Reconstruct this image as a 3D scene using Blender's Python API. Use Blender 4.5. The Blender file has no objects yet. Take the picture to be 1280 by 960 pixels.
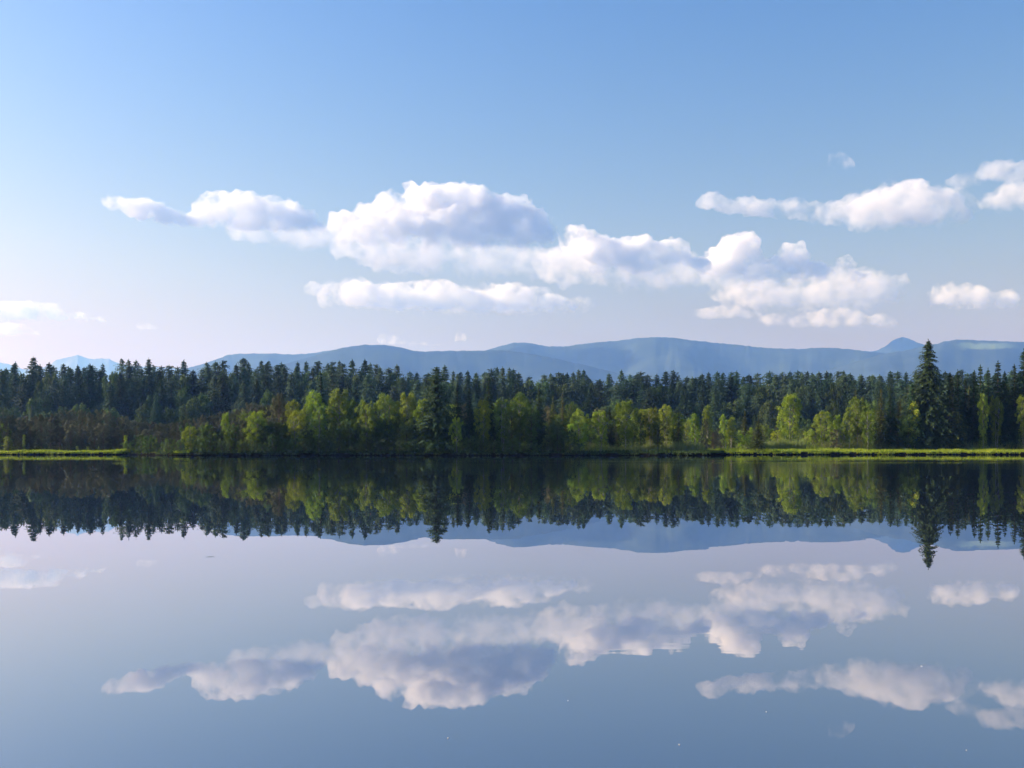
import bpy, math, random
import numpy as np
from mathutils import Vector, noise as mn, Matrix

random.seed(7); rng = np.random.default_rng(7)
R = math.radians
scene = bpy.context.scene
COL = scene.collection

# ------------------------------------------------------------------ camera
HCAM = 2.0                     # eye height above the water
FPX = 1244.4                   # focal length in photo pixels (35 mm lens on 36 mm, 1280 wide)
HOR = 556.0                    # row of the true horizon
cam_d = bpy.data.cameras.new('camera'); cam = bpy.data.objects.new('camera', cam_d); COL.objects.link(cam)
cam.location = (0, 0, HCAM); cam.rotation_euler = (R(90), 0, 0)
cam_d.lens = 35; cam_d.sensor_width = 36; cam_d.shift_y = (HOR-480)/1280
cam_d.clip_start = 0.1; cam_d.clip_end = 90000
scene.camera = cam

# ------------------------------------------------------------------ light
SUN_AZ = -82.5   # degrees from the view direction, negative = to the west (picture's left side)
SUN_EL = 24.5
SKY_GAMMA = 1.35; SKY_TINT = (1.035, 0.770, 0.88, 1)
world = bpy.data.worlds.new("World"); scene.world = world; world.use_nodes = True
nt = world.node_tree; nt.nodes.clear()
out = nt.nodes.new('ShaderNodeOutputWorld'); bg = nt.nodes.new('ShaderNodeBackground'); sky = nt.nodes.new('ShaderNodeTexSky')
sky.sky_type = 'NISHITA'; sky.sun_disc = False
sky.sun_elevation = R(SUN_EL); sky.sun_rotation = R(SUN_AZ)
sky.altitude = 700; sky.air_density = 2.5; sky.dust_density = 4.3; sky.ozone_density = 7.0
bg.inputs['Strength'].default_value = 0.0745
# the camera's cool white balance and contrast, applied to the whole sky alike
gm = nt.nodes.new('ShaderNodeGamma'); gm.inputs[1].default_value = SKY_GAMMA
tn = nt.nodes.new('ShaderNodeMix'); tn.data_type = 'RGBA'; tn.blend_type = 'MULTIPLY'; tn.inputs[0].default_value = 1; tn.inputs[7].default_value = SKY_TINT
nt.links.new(sky.outputs[0], gm.inputs[0]); nt.links.new(gm.outputs[0], tn.inputs[6]); hs_ = nt.nodes.new('ShaderNodeHueSaturation'); hs_.inputs['Saturation'].default_value = 1.23; nt.links.new(tn.outputs[2], hs_.inputs['Color']); nt.links.new(hs_.outputs[0], bg.inputs[0]); nt.links.new(bg.outputs[0], out.inputs[0])
sun_d = bpy.data.lights.new('sun', 'SUN'); sun = bpy.data.objects.new('sun', sun_d); COL.objects.link(sun)
sun_d.energy = 5.0; sun_d.angle = R(0.5); sun_d.color = (1.0, 0.945, 0.84)
sdir = Vector((math.sin(R(SUN_AZ))*math.cos(R(SUN_EL)), math.cos(R(SUN_AZ))*math.cos(R(SUN_EL)), math.sin(R(SUN_EL))))
sun.rotation_euler = sdir.to_track_quat('Z', 'Y').to_euler()
vs = scene.view_settings
vs.view_transform = 'Standard'; vs.look = 'None'; vs.exposure = 0.9; vs.gamma = 1.0; vs.use_curve_mapping = False

cy = scene.cycles
cy.max_bounces = 14; cy.diffuse_bounces = 2; cy.glossy_bounces = 2; cy.transmission_bounces = 2
cy.transparent_max_bounces = 8; cy.volume_bounces = 12
cy.caustics_reflective = False; cy.caustics_refractive = False
cy.use_denoising = True; cy.use_adaptive_sampling = True; cy.adaptive_threshold = 0.006; cy.denoising_prefilter = 'ACCURATE'
cy.volume_step_rate = 1.0; cy.volume_max_steps = 256
cy.sample_clamp_indirect = 6.0

# ------------------------------------------------------------------ helpers
def px2(x, y, D):              # point at depth D whose bearing is that of photo pixel (x, y)
    return Vector(((x-640)/FPX*D, D, HCAM + (HOR-y)/FPX*D))
def tag(o, label=None, cat=None, group=None, kind=None):
    if label: o['label'] = label
    if cat: o['category'] = cat
    if group: o['group'] = group
    if kind: o['kind'] = kind
    return o
def link(o, parent=None):
    COL.objects.link(o)
    if parent: o.parent = parent
    return o
def mesh_from(name, V, F, mat, smooth=False):
    m = bpy.data.meshes.new(name)
    V = np.asarray(V, dtype=np.float32)
    if isinstance(F, np.ndarray):
        n, k = F.shape
        m.vertices.add(len(V)); m.vertices.foreach_set('co', V.ravel())
        m.loops.add(n*k); m.loops.foreach_set('vertex_index', F.astype(np.int32).ravel())
        m.polygons.add(n); m.polygons.foreach_set('loop_start', np.arange(0, n*k, k, dtype=np.int32))
        m.update(calc_edges=True)
    else:
        m.from_pydata([tuple(map(float, v)) for v in V], [], F)
    if smooth: m.polygons.foreach_set('use_smooth', [True]*len(m.polygons))
    if isinstance(mat, (list, tuple)):
        for q in mat: m.materials.append(q)
    else: m.materials.append(mat)
    m.update(); return m
def new_mat(name):
    m = bpy.data.materials.new(name); m.use_nodes = True; m.node_tree.nodes.clear()
    return m, m.node_tree.nodes, m.node_tree.links

# ------------------------------------------------------------------ materials
def leaf_mat(name, c1, c2, transl=0.35, hue=0.02, val=0.35, sc=0.6, rough=0.75):
    m, n, l = new_mat(name)
    o = n.new('ShaderNodeOutputMaterial'); mix = n.new('ShaderNodeMixShader'); mix.inputs[0].default_value = transl
    d = n.new('ShaderNodeBsdfPrincipled'); t = n.new('ShaderNodeBsdfTranslucent')
    d.inputs['Roughness'].default_value = rough; d.inputs['Specular IOR Level'].default_value = 0.25
    geo = n.new('ShaderNodeNewGeometry'); tc = n.new('ShaderNodeTexCoord'); oi = n.new('ShaderNodeObjectInfo')
    no = n.new('ShaderNodeTexNoise'); no.inputs['Scale'].default_value = sc; no.inputs['Detail'].default_value = 3
    l.new(tc.outputs['Object'], no.inputs['Vector'])
    add = n.new('ShaderNodeMath'); add.operation = 'ADD'
    rp = n.new('ShaderNodeMath'); rp.operation = 'MULTIPLY_ADD'; rp.inputs[1].default_value = 0.6; rp.inputs[2].default_value = -0.3
    l.new(geo.outputs['Random Per Island'], rp.inputs[0]); l.new(no.outputs[0], add.inputs[0]); l.new(rp.outputs[0], add.inputs[1])
    mx = n.new('ShaderNodeMix'); mx.data_type = 'RGBA'; mx.inputs[6].default_value = (*c1, 1); mx.inputs[7].default_value = (*c2, 1)
    l.new(add.outputs[0], mx.inputs[0])
    hs = n.new('ShaderNodeHueSaturation')
    h = n.new('ShaderNodeMath'); h.operation = 'MULTIPLY_ADD'; h.inputs[1].default_value = hue*2; h.inputs[2].default_value = 0.5-hue
    v = n.new('ShaderNodeMath'); v.operation = 'MULTIPLY_ADD'; v.inputs[1].default_value = val*2; v.inputs[2].default_value = 1-val
    fr = n.new('ShaderNodeMath'); fr.operation = 'FRACT'; k = n.new('ShaderNodeMath'); k.operation = 'MULTIPLY'; k.inputs[1].default_value = 17.3
    l.new(oi.outputs['Random'], h.inputs[0]); l.new(oi.outputs['Random'], k.inputs[0]); l.new(k.outputs[0], fr.inputs[0]); l.new(fr.outputs[0], v.inputs[0])
    l.new(h.outputs[0], hs.inputs['Hue']); l.new(v.outputs[0], hs.inputs['Value']); l.new(mx.outputs[2], hs.inputs['Color'])
    l.new(hs.outputs[0], d.inputs['Base Color']); l.new(hs.outputs[0], t.inputs['Color'])
    l.new(d.outputs[0], mix.inputs[1]); l.new(t.outputs[0], mix.inputs[2]); l.new(mix.outputs[0], o.inputs[0])
    return m
def plain_mat(name, c1, c2, sc=3.0, rough=0.85, detail=4, bump=0.0, coord='Object', stretch=None):
    m, n, l = new_mat(name)
    o = n.new('ShaderNodeOutputMaterial'); d = n.new('ShaderNodeBsdfPrincipled'); d.inputs['Roughness'].default_value = rough
    d.inputs['Specular IOR Level'].default_value = 0.2
    tc = n.new('ShaderNodeTexCoord'); mp = n.new('ShaderNodeMapping'); no = n.new('ShaderNodeTexNoise')
    if stretch: mp.inputs['Scale'].default_value = stretch
    no.inputs['Scale'].default_value = sc; no.inputs['Detail'].default_value = detail
    cr = n.new('ShaderNodeValToRGB'); cr.color_ramp.elements[0].position = 0.35; cr.color_ramp.elements[1].position = 0.65
    cr.color_ramp.elements[0].color = (*c1, 1); cr.color_ramp.elements[1].color = (*c2, 1)
    l.new(tc.outputs[coord], mp.inputs[0]); l.new(mp.outputs[0], no.inputs['Vector']); l.new(no.outputs[0], cr.inputs[0]); l.new(cr.outputs[0], d.inputs['Base Color'])
    if bump:
        b = n.new('ShaderNodeBump'); b.inputs['Strength'].default_value = 1; b.inputs['Distance'].default_value = bump
        l.new(no.outputs[0], b.inputs['Height']); l.new(b.outputs[0], d.inputs['Normal'])
    l.new(d.outputs[0], o.inputs[0]); return m

M_spruce = leaf_mat('spruce_needles', (0.012, 0.034, 0.014), (0.052, 0.098, 0.026), 0.12, 0.02, 0.30)
M_farspruce = leaf_mat('forest_needles', (0.020, 0.050, 0.030), (0.080, 0.140, 0.055), 0.14, 0.025, 0.35)
M_birch = leaf_mat('birch_leaves', (0.09, 0.170, 0.020), (0.40, 0.50, 0.052), 0.32, 0.022, 0.36)
M_alder = leaf_mat('alder_leaves', (0.042, 0.088, 0.022), (0.16, 0.225, 0.042), 0.35, 0.02, 0.30)
M_farleaf = leaf_mat('forest_leaves', (0.035, 0.075, 0.025), (0.12, 0.18, 0.045), 0.28, 0.02, 0.30)
M_bogpine = leaf_mat('bog_pine_needles', (0.044, 0.056, 0.026), (0.200, 0.205, 0.098), 0.10, 0.02, 0.35)
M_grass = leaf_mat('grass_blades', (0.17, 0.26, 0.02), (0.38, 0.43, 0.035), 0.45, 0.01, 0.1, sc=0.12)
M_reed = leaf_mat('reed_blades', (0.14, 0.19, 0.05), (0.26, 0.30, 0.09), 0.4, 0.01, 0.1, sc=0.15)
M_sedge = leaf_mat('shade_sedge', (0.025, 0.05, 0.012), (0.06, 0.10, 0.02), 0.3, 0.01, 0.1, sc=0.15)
M_bark = plain_mat('dark_bark', (0.05, 0.035, 0.025), (0.13, 0.10, 0.075), 4)
M_birchbark = plain_mat('birch_bark', (0.11, 0.10, 0.085), (0.38, 0.36, 0.33), 2.2, stretch=(1, 1, 3))
M_pinebark = plain_mat('pine_bark', (0.10, 0.065, 0.045), (0.20, 0.14, 0.10), 4)

# ------------------------------------------------------------------ water
WATER_IOR = 1.33
def water_mat():
    m, n, l = new_mat('lake_water')
    o = n.new('ShaderNodeOutputMaterial'); mix = n.new('ShaderNodeMixShader')
    g = n.new('ShaderNodeBsdfGlossy'); g.inputs['Roughness'].default_value = 0.0; g.inputs['Color'].default_value = (0.885, 0.89, 0.94, 1)
    d = n.new('ShaderNodeBsdfDiffuse'); d.inputs['Color'].default_value = (0.022, 0.034, 0.048, 1)
    fr = n.new('ShaderNodeFresnel'); fr.inputs['IOR'].default_value = WATER_IOR
    pw = n.new('ShaderNodeMath'); pw.operation = 'POWER'; pw.inputs[1].default_value = 0.44
    l.new(fr.outputs[0], pw.inputs[0]); l.new(pw.outputs[0], mix.inputs[0])
    geo = n.new('ShaderNodeNewGeometry'); sep = n.new('ShaderNodeSeparateXYZ'); l.new(geo.outputs['Position'], sep.inputs[0])
    def math_(op, a, b=None, c=None):
        q = n.new('ShaderNodeMath'); q.operation = op
        for i, v in enumerate((a, b, c)):
            if v is None: continue
            if isinstance(v, (int, float)): q.inputs[i].default_value = v
            else: l.new(v, q.inputs[i])
        return q.outputs[0]
    def maprange(v, a, b, c, d_):
        q = n.new('ShaderNodeMapRange'); q.interpolation_type = 'SMOOTHSTEP'
        l.new(v, q.inputs[0])
        for i, t in enumerate((a, b, c, d_)): q.inputs[i+1].default_value = t
        return q.outputs[0]
    def noise(scale, detail, st=(1, 1, 1), rough=0.5):
        mp = n.new('ShaderNodeMapping'); mp.inputs['Scale'].default_value = st; l.new(geo.outputs['Position'], mp.inputs[0])
        t = n.new('ShaderNodeTexNoise'); t.inputs['Scale'].default_value = scale; t.inputs['Detail'].default_value = detail; t.inputs['Roughness'].default_value = rough
        l.new(mp.outputs[0], t.inputs['Vector']); return t.outputs[0]
    X, Y = sep.outputs[0], sep.outputs[1]
    # long very low swell: wavers the mirror by a pixel or so
    calm = math_('MULTIPLY', noise(0.55, 2, (0.5, 1, 1)), 0.0011)
    # cat's paws: finer ripples, only in patches stretched along the far shore and one patch nearer
    patch = maprange(noise(0.035, 2, (0.12, 1.0, 1)), 0.44, 0.62, 0, 1)
    far = math_('MULTIPLY', maprange(Y, 42, 75, 0, 1), maprange(Y, 170, 130, 0, 1))
    rip = math_('MULTIPLY', noise(3.0, 2, (0.35, 1, 1)), math_('MULTIPLY', math_('MULTIPLY', patch, far), 0.0065))
    # small patch of wavelets about ten metres out
    px_ = math_('MULTIPLY', maprange(X, 0.0, 1.2, 0, 1), maprange(X, 3.4, 2.2, 0, 1))
    py_ = math_('MULTIPLY', maprange(Y, 9.0, 9.8, 0, 1), maprange(Y, 11.6, 10.4, 0, 1))
    near = math_('MULTIPLY', noise(5.0, 1, (0.25, 1, 1)), math_('MULTIPLY', math_('MULTIPLY', px_, py_), 0.00038))
    # rings where a fish rose
    cx, cy_ = (263-640)/FPX*(HCAM*FPX/(696-HOR)), HCAM*FPX/(696-HOR)
    dx = math_('SUBTRACT', X, cx); dy = math_('SUBTRACT', Y, cy_)
    rr = math_('SQRT', math_('ADD', math_('MULTIPLY', dx, dx), math_('MULTIPLY', dy, dy)))
    ring = math_('MULTIPLY', math_('SINE', math_('MULTIPLY', rr, 45.0)), math_('MULTIPLY', maprange(rr, 0.20, 0.0, 0, 1), 0.0010))
    h = math_('ADD', math_('ADD', calm, rip), math_('ADD', near, ring))
    b = n.new('ShaderNodeBump'); b.inputs['Strength'].default_value = 1.0; b.inputs['Distance'].default_value = 1.0
    l.new(h, b.inputs['Height']); l.new(b.outputs[0], g.inputs['Normal'])
    l.new(d.outputs[0], mix.inputs[1]); l.new(g.outputs[0], mix.inputs[2]); l.new(mix.outputs[0], o.inputs[0])
    return m
M_water = water_mat()

# ------------------------------------------------------------------ ground and lake
def shore_y(x):
    a = 200.0
    # the wooded headland in the middle stands nearer than the banks to both sides
    px = 640 + x/200*FPX
    def ss(t, a_, b_): t = min(1, max(0, (t-a_)/(b_-a_))); return t*t*(3-2*t)
    a -= 14*ss(px, 150, 260)*(1-ss(px, 868, 886))
    a += 1.5*mn.noise(Vector((x*0.05, 3.1, 0))) + 0.7*mn.noise(Vector((x*0.35, 9.1, 0))) + 0.35*mn.noise(Vector((x*1.3, 5.1, 0)))
    return a
def inside(x, y):
    if abs(x) > 170 + 6*mn.noise(Vector((y*0.03, 1.0, 0))): return False
    if y < -1.4 + 0.3*mn.noise(Vector((x*0.3, 2.0, 0))): return False
    return y < shore_y(x)
CX, CY = 0.0, 95.0
angs = []
a = 0.0
while a < 360:
    d_ = (math.sin(R(a)))
    angs.append(a); a += 0.12 if d_ > 0.60 else 0.7
NA = len(angs)
offs = [-12, -3, -0.8, -0.06, 0.0, 0.10, 0.35, 1.0, 2.5, 5, 9, 14, 20, 28, 40, 60, 90, 130, 190, 260, 350, 500, 800, 1500, 3000, 6000, 12000, 17500]
def ground_h(x, y, off):
    if off <= -12: return -2.0
    if off <= -3: return -1.2
    if off <= -0.8: return -0.7
    if off < 0: return -0.22
    if off <= 0.0: return 0.12
    if off <= 0.11: return 0.42
    base = 0.44 + (0.32 if x > 30 else 0.10)*min(1, off/12) + 1.3*min(1, off/260) + 10*min(1, max(0, off-400)/3000)
    amp = 0.12 if off < 1 else 0.26
    return base + amp*mn.noise(Vector((x*0.25, y*0.25, 0))) + (0.6*mn.noise(Vector((x*0.02, y*0.02, 4))) if off > 20 else 0)
V = [(CX, CY, -2.2)]; F = []
rad = []
for a in angs:
    ca, sa = math.cos(R(a)), math.sin(R(a))
    lo, hi = 30.0, 400.0
    for _ in range(22):
        mid = (lo+hi)/2
        if inside(CX+ca*mid, CY+sa*mid): lo = mid
        else: hi = mid
    r0 = (lo+hi)/2; rad.append(r0)
    for of in offs:
        r_ = r0+of; x, y = CX+ca*r_, CY+sa*r_
        V.append((x, y, ground_h(x, y, of)))
NO = len(offs)
for i in range(NA):
    j = (i+1) % NA
    F.append((0, 1+i*NO, 1+j*NO))
    for k in range(NO-1):
        F.append((1+i*NO+k, 1+i*NO+k+1, 1+j*NO+k+1, 1+j*NO+k))
M_ground = plain_mat('bog_ground', (0.022, 0.030, 0.010), (0.055, 0.075, 0.018), 0.12, 1.0, 8, coord='Object')
M_peat = plain_mat('wet_peat', (0.005, 0.005, 0.004), (0.014, 0.012, 0.008), 1.5, 0.9, 5)
for m_ in (M_ground, M_peat): next(q for q in m_.node_tree.nodes if q.type == 'BSDF_PRINCIPLED').inputs['Specular IOR Level'].default_value = 0.0
gm_ = mesh_from('ground', V, F, [M_ground, M_peat], True)
for p in gm_.polygons:
    r_ = [(v-1) % NO for v in p.vertices if v > 0]
    if max(r_) <= offs.index(0.35): p.material_index = 1
tag(link(bpy.data.objects.new('ground', gm_)), kind='structure')
def ground_z(x, y):
    off = y - shore_y(x)
    if off < 0.05: return 0.0
    base = 0.44 + (0.32 if x > 30 else 0.10)*min(1, off/12) + 1.3*min(1, off/260) + 10*min(1, max(0, off-400)/3000)
    return base - 0.05
wv = []
for a, r0 in zip(angs, rad):
    r_ = r0 + 0.05; wv.append((CX+math.cos(R(a))*r_, CY+math.sin(R(a))*r_, 0.0))
wv.append((CX, CY, 0.0))
tag(link(bpy.data.objects.new('lake_water', mesh_from('lake_water', wv, [(NA, i, (i+1) % NA) for i in range(NA)], M_water))), kind='structure')

# ------------------------------------------------------------------ mountains
def interp(pts, x):
    xs = [p[0] for p in pts]; ys = [p[1] for p in pts]
    return np.interp(x, xs, ys)
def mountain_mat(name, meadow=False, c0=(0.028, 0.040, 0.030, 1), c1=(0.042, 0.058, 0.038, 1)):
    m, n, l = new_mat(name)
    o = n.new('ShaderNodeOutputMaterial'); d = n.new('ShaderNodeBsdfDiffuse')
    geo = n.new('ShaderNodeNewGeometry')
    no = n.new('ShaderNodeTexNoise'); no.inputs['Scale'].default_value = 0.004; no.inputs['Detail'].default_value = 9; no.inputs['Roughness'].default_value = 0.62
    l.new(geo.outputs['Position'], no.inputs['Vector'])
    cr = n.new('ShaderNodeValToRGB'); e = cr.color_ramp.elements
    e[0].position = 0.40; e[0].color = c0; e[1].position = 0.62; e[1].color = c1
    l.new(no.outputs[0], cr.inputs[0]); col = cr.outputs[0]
    if meadow:
        sep = n.new('ShaderNodeSeparateXYZ'); l.new(geo.outputs['Position'], sep.inputs[0])
        def rng_(v, a, b, c, e_):
            q = n.new('ShaderNodeMapRange'); q.interpolation_type = 'SMOOTHSTEP'; l.new(v, q.inputs[0])
            for i, t in enumerate((a, b, c, e_)): q.inputs[i+1].default_value = t
            return q.outputs[0]
        def mul(a, b):
            q = n.new('ShaderNodeMath'); q.operation = 'MULTIPLY'; l.new(a, q.inputs[0]); l.new(b, q.inputs[1]); return q.outputs[0]
        wob = n.new('ShaderNodeTexNoise'); wob.inputs['Scale'].default_value = 0.006; wob.inputs['Detail'].default_value = 5
        l.new(geo.outputs['Position'], wob.inputs['Vector'])
        zz = n.new('ShaderNodeMath'); zz.operation = 'MULTIPLY_ADD'; zz.inputs[1].default_value = 90
        l.new(wob.outputs[0], zz.inputs[0]); l.new(sep.outputs[2], zz.inputs[2])
        D = meadow
        x0, x1 = (1192-640)/FPX*D, (1256-640)/FPX*D
        mx = mul(rng_(sep.outputs[0], x0-60, x0+80, 0, 1), rng_(sep.outputs[0], x1+120, x1-120, 0, 1))
        z0, z1 = HCAM+(HOR-439)/FPX*D+45, HCAM+(HOR-430)/FPX*D+45
        mz = mul(rng_(zz.outputs[0], z0-12, z0+14, 0, 1), rng_(zz.outputs[0], z1+14, z1-8, 0, 1))
        mm = mul(mx, mz)
        mixc = n.new('ShaderNodeMix'); mixc.data_type = 'RGBA'; l.new(mm, mixc.inputs[0]); l.new(col, mixc.inputs[6]); mixc.inputs[7].default_value = (0.15, 0.20, 0.09, 1)
        col = mixc.outputs[2]
    l.new(col, d.inputs['Color']); l.new(d.outputs[0], o.inputs[0]); return m
def ridge(name, pts, D, depth, seed, mat, rough=1.0):
    """a range whose crest runs at distance D with the profile pts (photo px), sloping down to front and back with side spurs"""
    x0, x1 = pts[0][0], pts[-1][0]
    nx = int((x1-x0)/1.6); rows = [-1, -.86, -.72, -.6, -.5, -.4, -.32, -.24, -.17, -.11, -.06, -.02, 0, .05, .15, .3, .6, 1.0]
    V = []; F = []
    for i in range(nx+1):
        px = x0+(x1-x0)*i/nx
        py = float(interp(pts, px))
        for r_ in rows:
            X = (px-640)/FPX*D
            Yc = D + r_*depth
            Z = (HOR-py)/FPX*D
            f = max(0.0, 1-abs(r_))
            f = f**1.15
            n1 = mn.fractal(Vector((X*0.0011, Yc*0.00045, seed)), 1.0, 2.0, 5)
            w = abs(r_)**0.6*(1-abs(r_)**2)
            z = Z*f + w*n1*Z*0.42*rough
            if abs(r_) < 0.03: z += (mn.noise(Vector((X*0.02, seed, 0)))*5 + mn.noise(Vector((X*0.06, seed, 3)))*4)*D/9000
            # keep the front slopes under the sight line of the crest
            lim = Z*Yc/D - 6
            if r_ < -0.01: z = min(z, lim)
            V.append((X*(Yc/D if r_ < 0 else 1), Yc, HCAM + z - (20 if abs(r_) == 1 else 0)))
    n = len(rows)
    for i in range(nx):
        for k in range(n-1):
            F.append((i*n+k, (i+1)*n+k, (i+1)*n+k+1, i*n+k+1))
    return tag(link(bpy.data.objects.new(name, mesh_from(name, V, F, mat, True))), kind='structure')
main_pts = [(-700, 520), (-300, 500), (60, 482), (150, 476), (200, 468), (225, 463), (250, 456), (268, 450), (285, 443.5), (300, 442), (340, 442), (370, 443), (390, 441.5), (420, 436.5), (500, 446), (590, 444),
    (620, 434), (642, 428.5), (655, 428), (670, 430), (685, 433), (705, 433), (730, 429.5), (770, 426), (800, 422.5), (820, 421.5), (840, 422), (856, 424), (880, 427), (920, 431), (960, 435),
    (1000, 436.5), (1015, 435), (1030, 434.5), (1045, 435), (1075, 438), (1100, 441), (1150, 446), (1300, 462), (1700, 490), (2200, 520)]
ridge('mountain_range', main_pts, 9500, 2600, 1.3, mountain_mat('mountain_forest'))
fold_pts = [(-500, 540), (100, 500), (300, 470), (395, 444), (428, 434.5), (455, 431), (480, 431), (500, 434), (515, 438), (530, 439.5), (560, 438.5), (590, 438.5), (620, 437.5), (650, 440), (690, 447), (730, 456), (770, 466), (900, 490), (1300, 545)]
ridge('mountain_ridge', fold_pts, 7600, 1700, 5.9, mountain_mat('mountain_forest_near'))
right_pts = [(700, 530), (950, 490), (1050, 458), (1100, 443), (1140, 436.5), (1160, 431.5), (1172, 429.5), (1182, 426.5), (1196, 424.5), (1215, 425), (1250, 426.5), (1290, 428), (1380, 436), (1600, 460), (2100, 520)]
ridge('mountain_meadow_ridge', right_pts, 8600, 2000, 8.1, mountain_mat('mountain_meadow', 8600*1.0))
peak_pts = [(900, 500), (1040, 455), (1080, 441), (1096, 438), (1106, 433), (1114, 427), (1120, 423.5), (1128, 421.2), (1136, 423), (1143, 426.5), (1152, 430), (1170, 436), (1300, 470), (1600, 510)]
ridge('mountain_peak', peak_pts, 12500, 1800, 3.3, mountain_mat('mountain_far'))
far_pts = [(-900, 520), (-300, 470), (-60, 462), (-20, 455), (0, 453), (14, 456), (30, 462), (50, 461), (62, 456), (70, 450), (80, 448), (90, 445.5), (97, 443.5), (106, 446.5), (114, 449), (125, 447.5), (136, 448.5), (146, 453), (160, 457), (200, 459), (300, 464), (600, 480), (1200, 520)]
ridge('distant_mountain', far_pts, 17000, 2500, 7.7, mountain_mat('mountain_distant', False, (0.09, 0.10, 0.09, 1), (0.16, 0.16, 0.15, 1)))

# ------------------------------------------------------------------ haze: one box of thin air round the place
def haze():
    m, n, l = new_mat('haze_air')
    o = n.new('ShaderNodeOutputMaterial'); v = n.new('ShaderNodeVolumePrincipled')
    v.inputs['Color'].default_value = HAZE_COL; v.inputs['Density'].default_value = HAZE_D
    v.inputs['Anisotropy'].default_value = 0.25
    v.inputs['Absorption Color'].default_value = (1, 1, 1, 1)
    l.new(v.outputs[0], o.inputs['Volume'])
    a, b, c0, c1, z0, z1 = -22000, 22000, -19000, 20200, -3.5, 1790
    V = [(a, c0, z0), (b, c0, z0), (b, c1, z0), (a, c1, z0), (a, c0, z1), (b, c0, z1), (b, c1, z1), (a, c1, z1)]
    F = [(0, 3, 2, 1), (4, 5, 6, 7), (0, 1, 5, 4), (1, 2, 6, 5), (2, 3, 7, 6), (3, 0, 4, 7)]
    tag(link(bpy.data.objects.new('haze', mesh_from('haze', V, F, m))), kind='stuff')
HAZE_COL = (0.19, 0.40, 0.93, 1); HAZE_D = 0.95e-4
haze()

# ------------------------------------------------------------------ clouds
def cloud_mat(name, dens, thr, width, scale=0.0026, floor=0.42):
    """vapour: fractal wisps, thinning out towards the flat underside"""
    m, n, l = new_mat(name)
    o = n.new('ShaderNodeOutputMaterial'); v = n.new('ShaderNodeVolumePrincipled')
    v.inputs['Color'].default_value = (0.952, 0.950, 0.952, 1); v.inputs['Anisotropy'].default_value = 0.0; v.inputs['Absorption Color'].default_value = (0, 0, 0, 1)
    geo = n.new('ShaderNodeNewGeometry'); no = n.new('ShaderNodeTexNoise')
    no.inputs['Scale'].default_value = scale; no.inputs['Detail'].default_value = 6; no.inputs['Roughness'].default_value = 0.62
    l.new(geo.outputs['Position'], no.inputs['Vector'])
    tc = n.new('ShaderNodeTexCoord'); sp = n.new('ShaderNodeSeparateXYZ'); l.new(tc.outputs['Generated'], sp.inputs[0])
    up = n.new('ShaderNodeMapRange'); up.interpolation_type = 'SMOOTHSTEP'
    up.inputs[1].default_value = 0.0; up.inputs[2].default_value = floor; up.inputs[3].default_value = -0.30; up.inputs[4].default_value = 0.0
    l.new(sp.outputs[2], up.inputs[0])
    ad = n.new('ShaderNodeMath'); ad.operation = 'ADD'; l.new(no.outputs[0], ad.inputs[0]); l.new(up.outputs[0], ad.inputs[1])
    mr = n.new('ShaderNodeMapRange'); mr.interpolation_type = 'SMOOTHSTEP'
    mr.inputs[1].default_value = thr; mr.inputs[2].default_value = thr+width; mr.inputs[3].default_value = 0; mr.inputs[4].default_value = dens
    l.new(ad.outputs[0], mr.inputs[0]); l.new(mr.outputs[0], v.inputs['Density'])
    l.new(v.outputs[0], o.inputs['Volume']); return m
MC = {'dense': cloud_mat('cloud_vapour_dense', 0.0120, 0.385, 0.22, 0.0038), 'soft': cloud_mat('cloud_vapour_soft', 0.0060, 0.42, 0.22, 0.0042), 'thin': cloud_mat('cloud_vapour_thin', 0.0036, 0.41, 0.26, 0.0034)}
ICO = None
def ico(sub=3):
    global ICO
    if ICO is None:
        import bmesh
        bm = bmesh.new(); bmesh.ops.create_icosphere(bm, subdivisions=3, radius=1)
        ICO = (np.array([v.co[:] for v in bm.verts]), np.array([[v.index for v in f.verts] for f in bm.faces])); bm.free()
    return ICO
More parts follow.
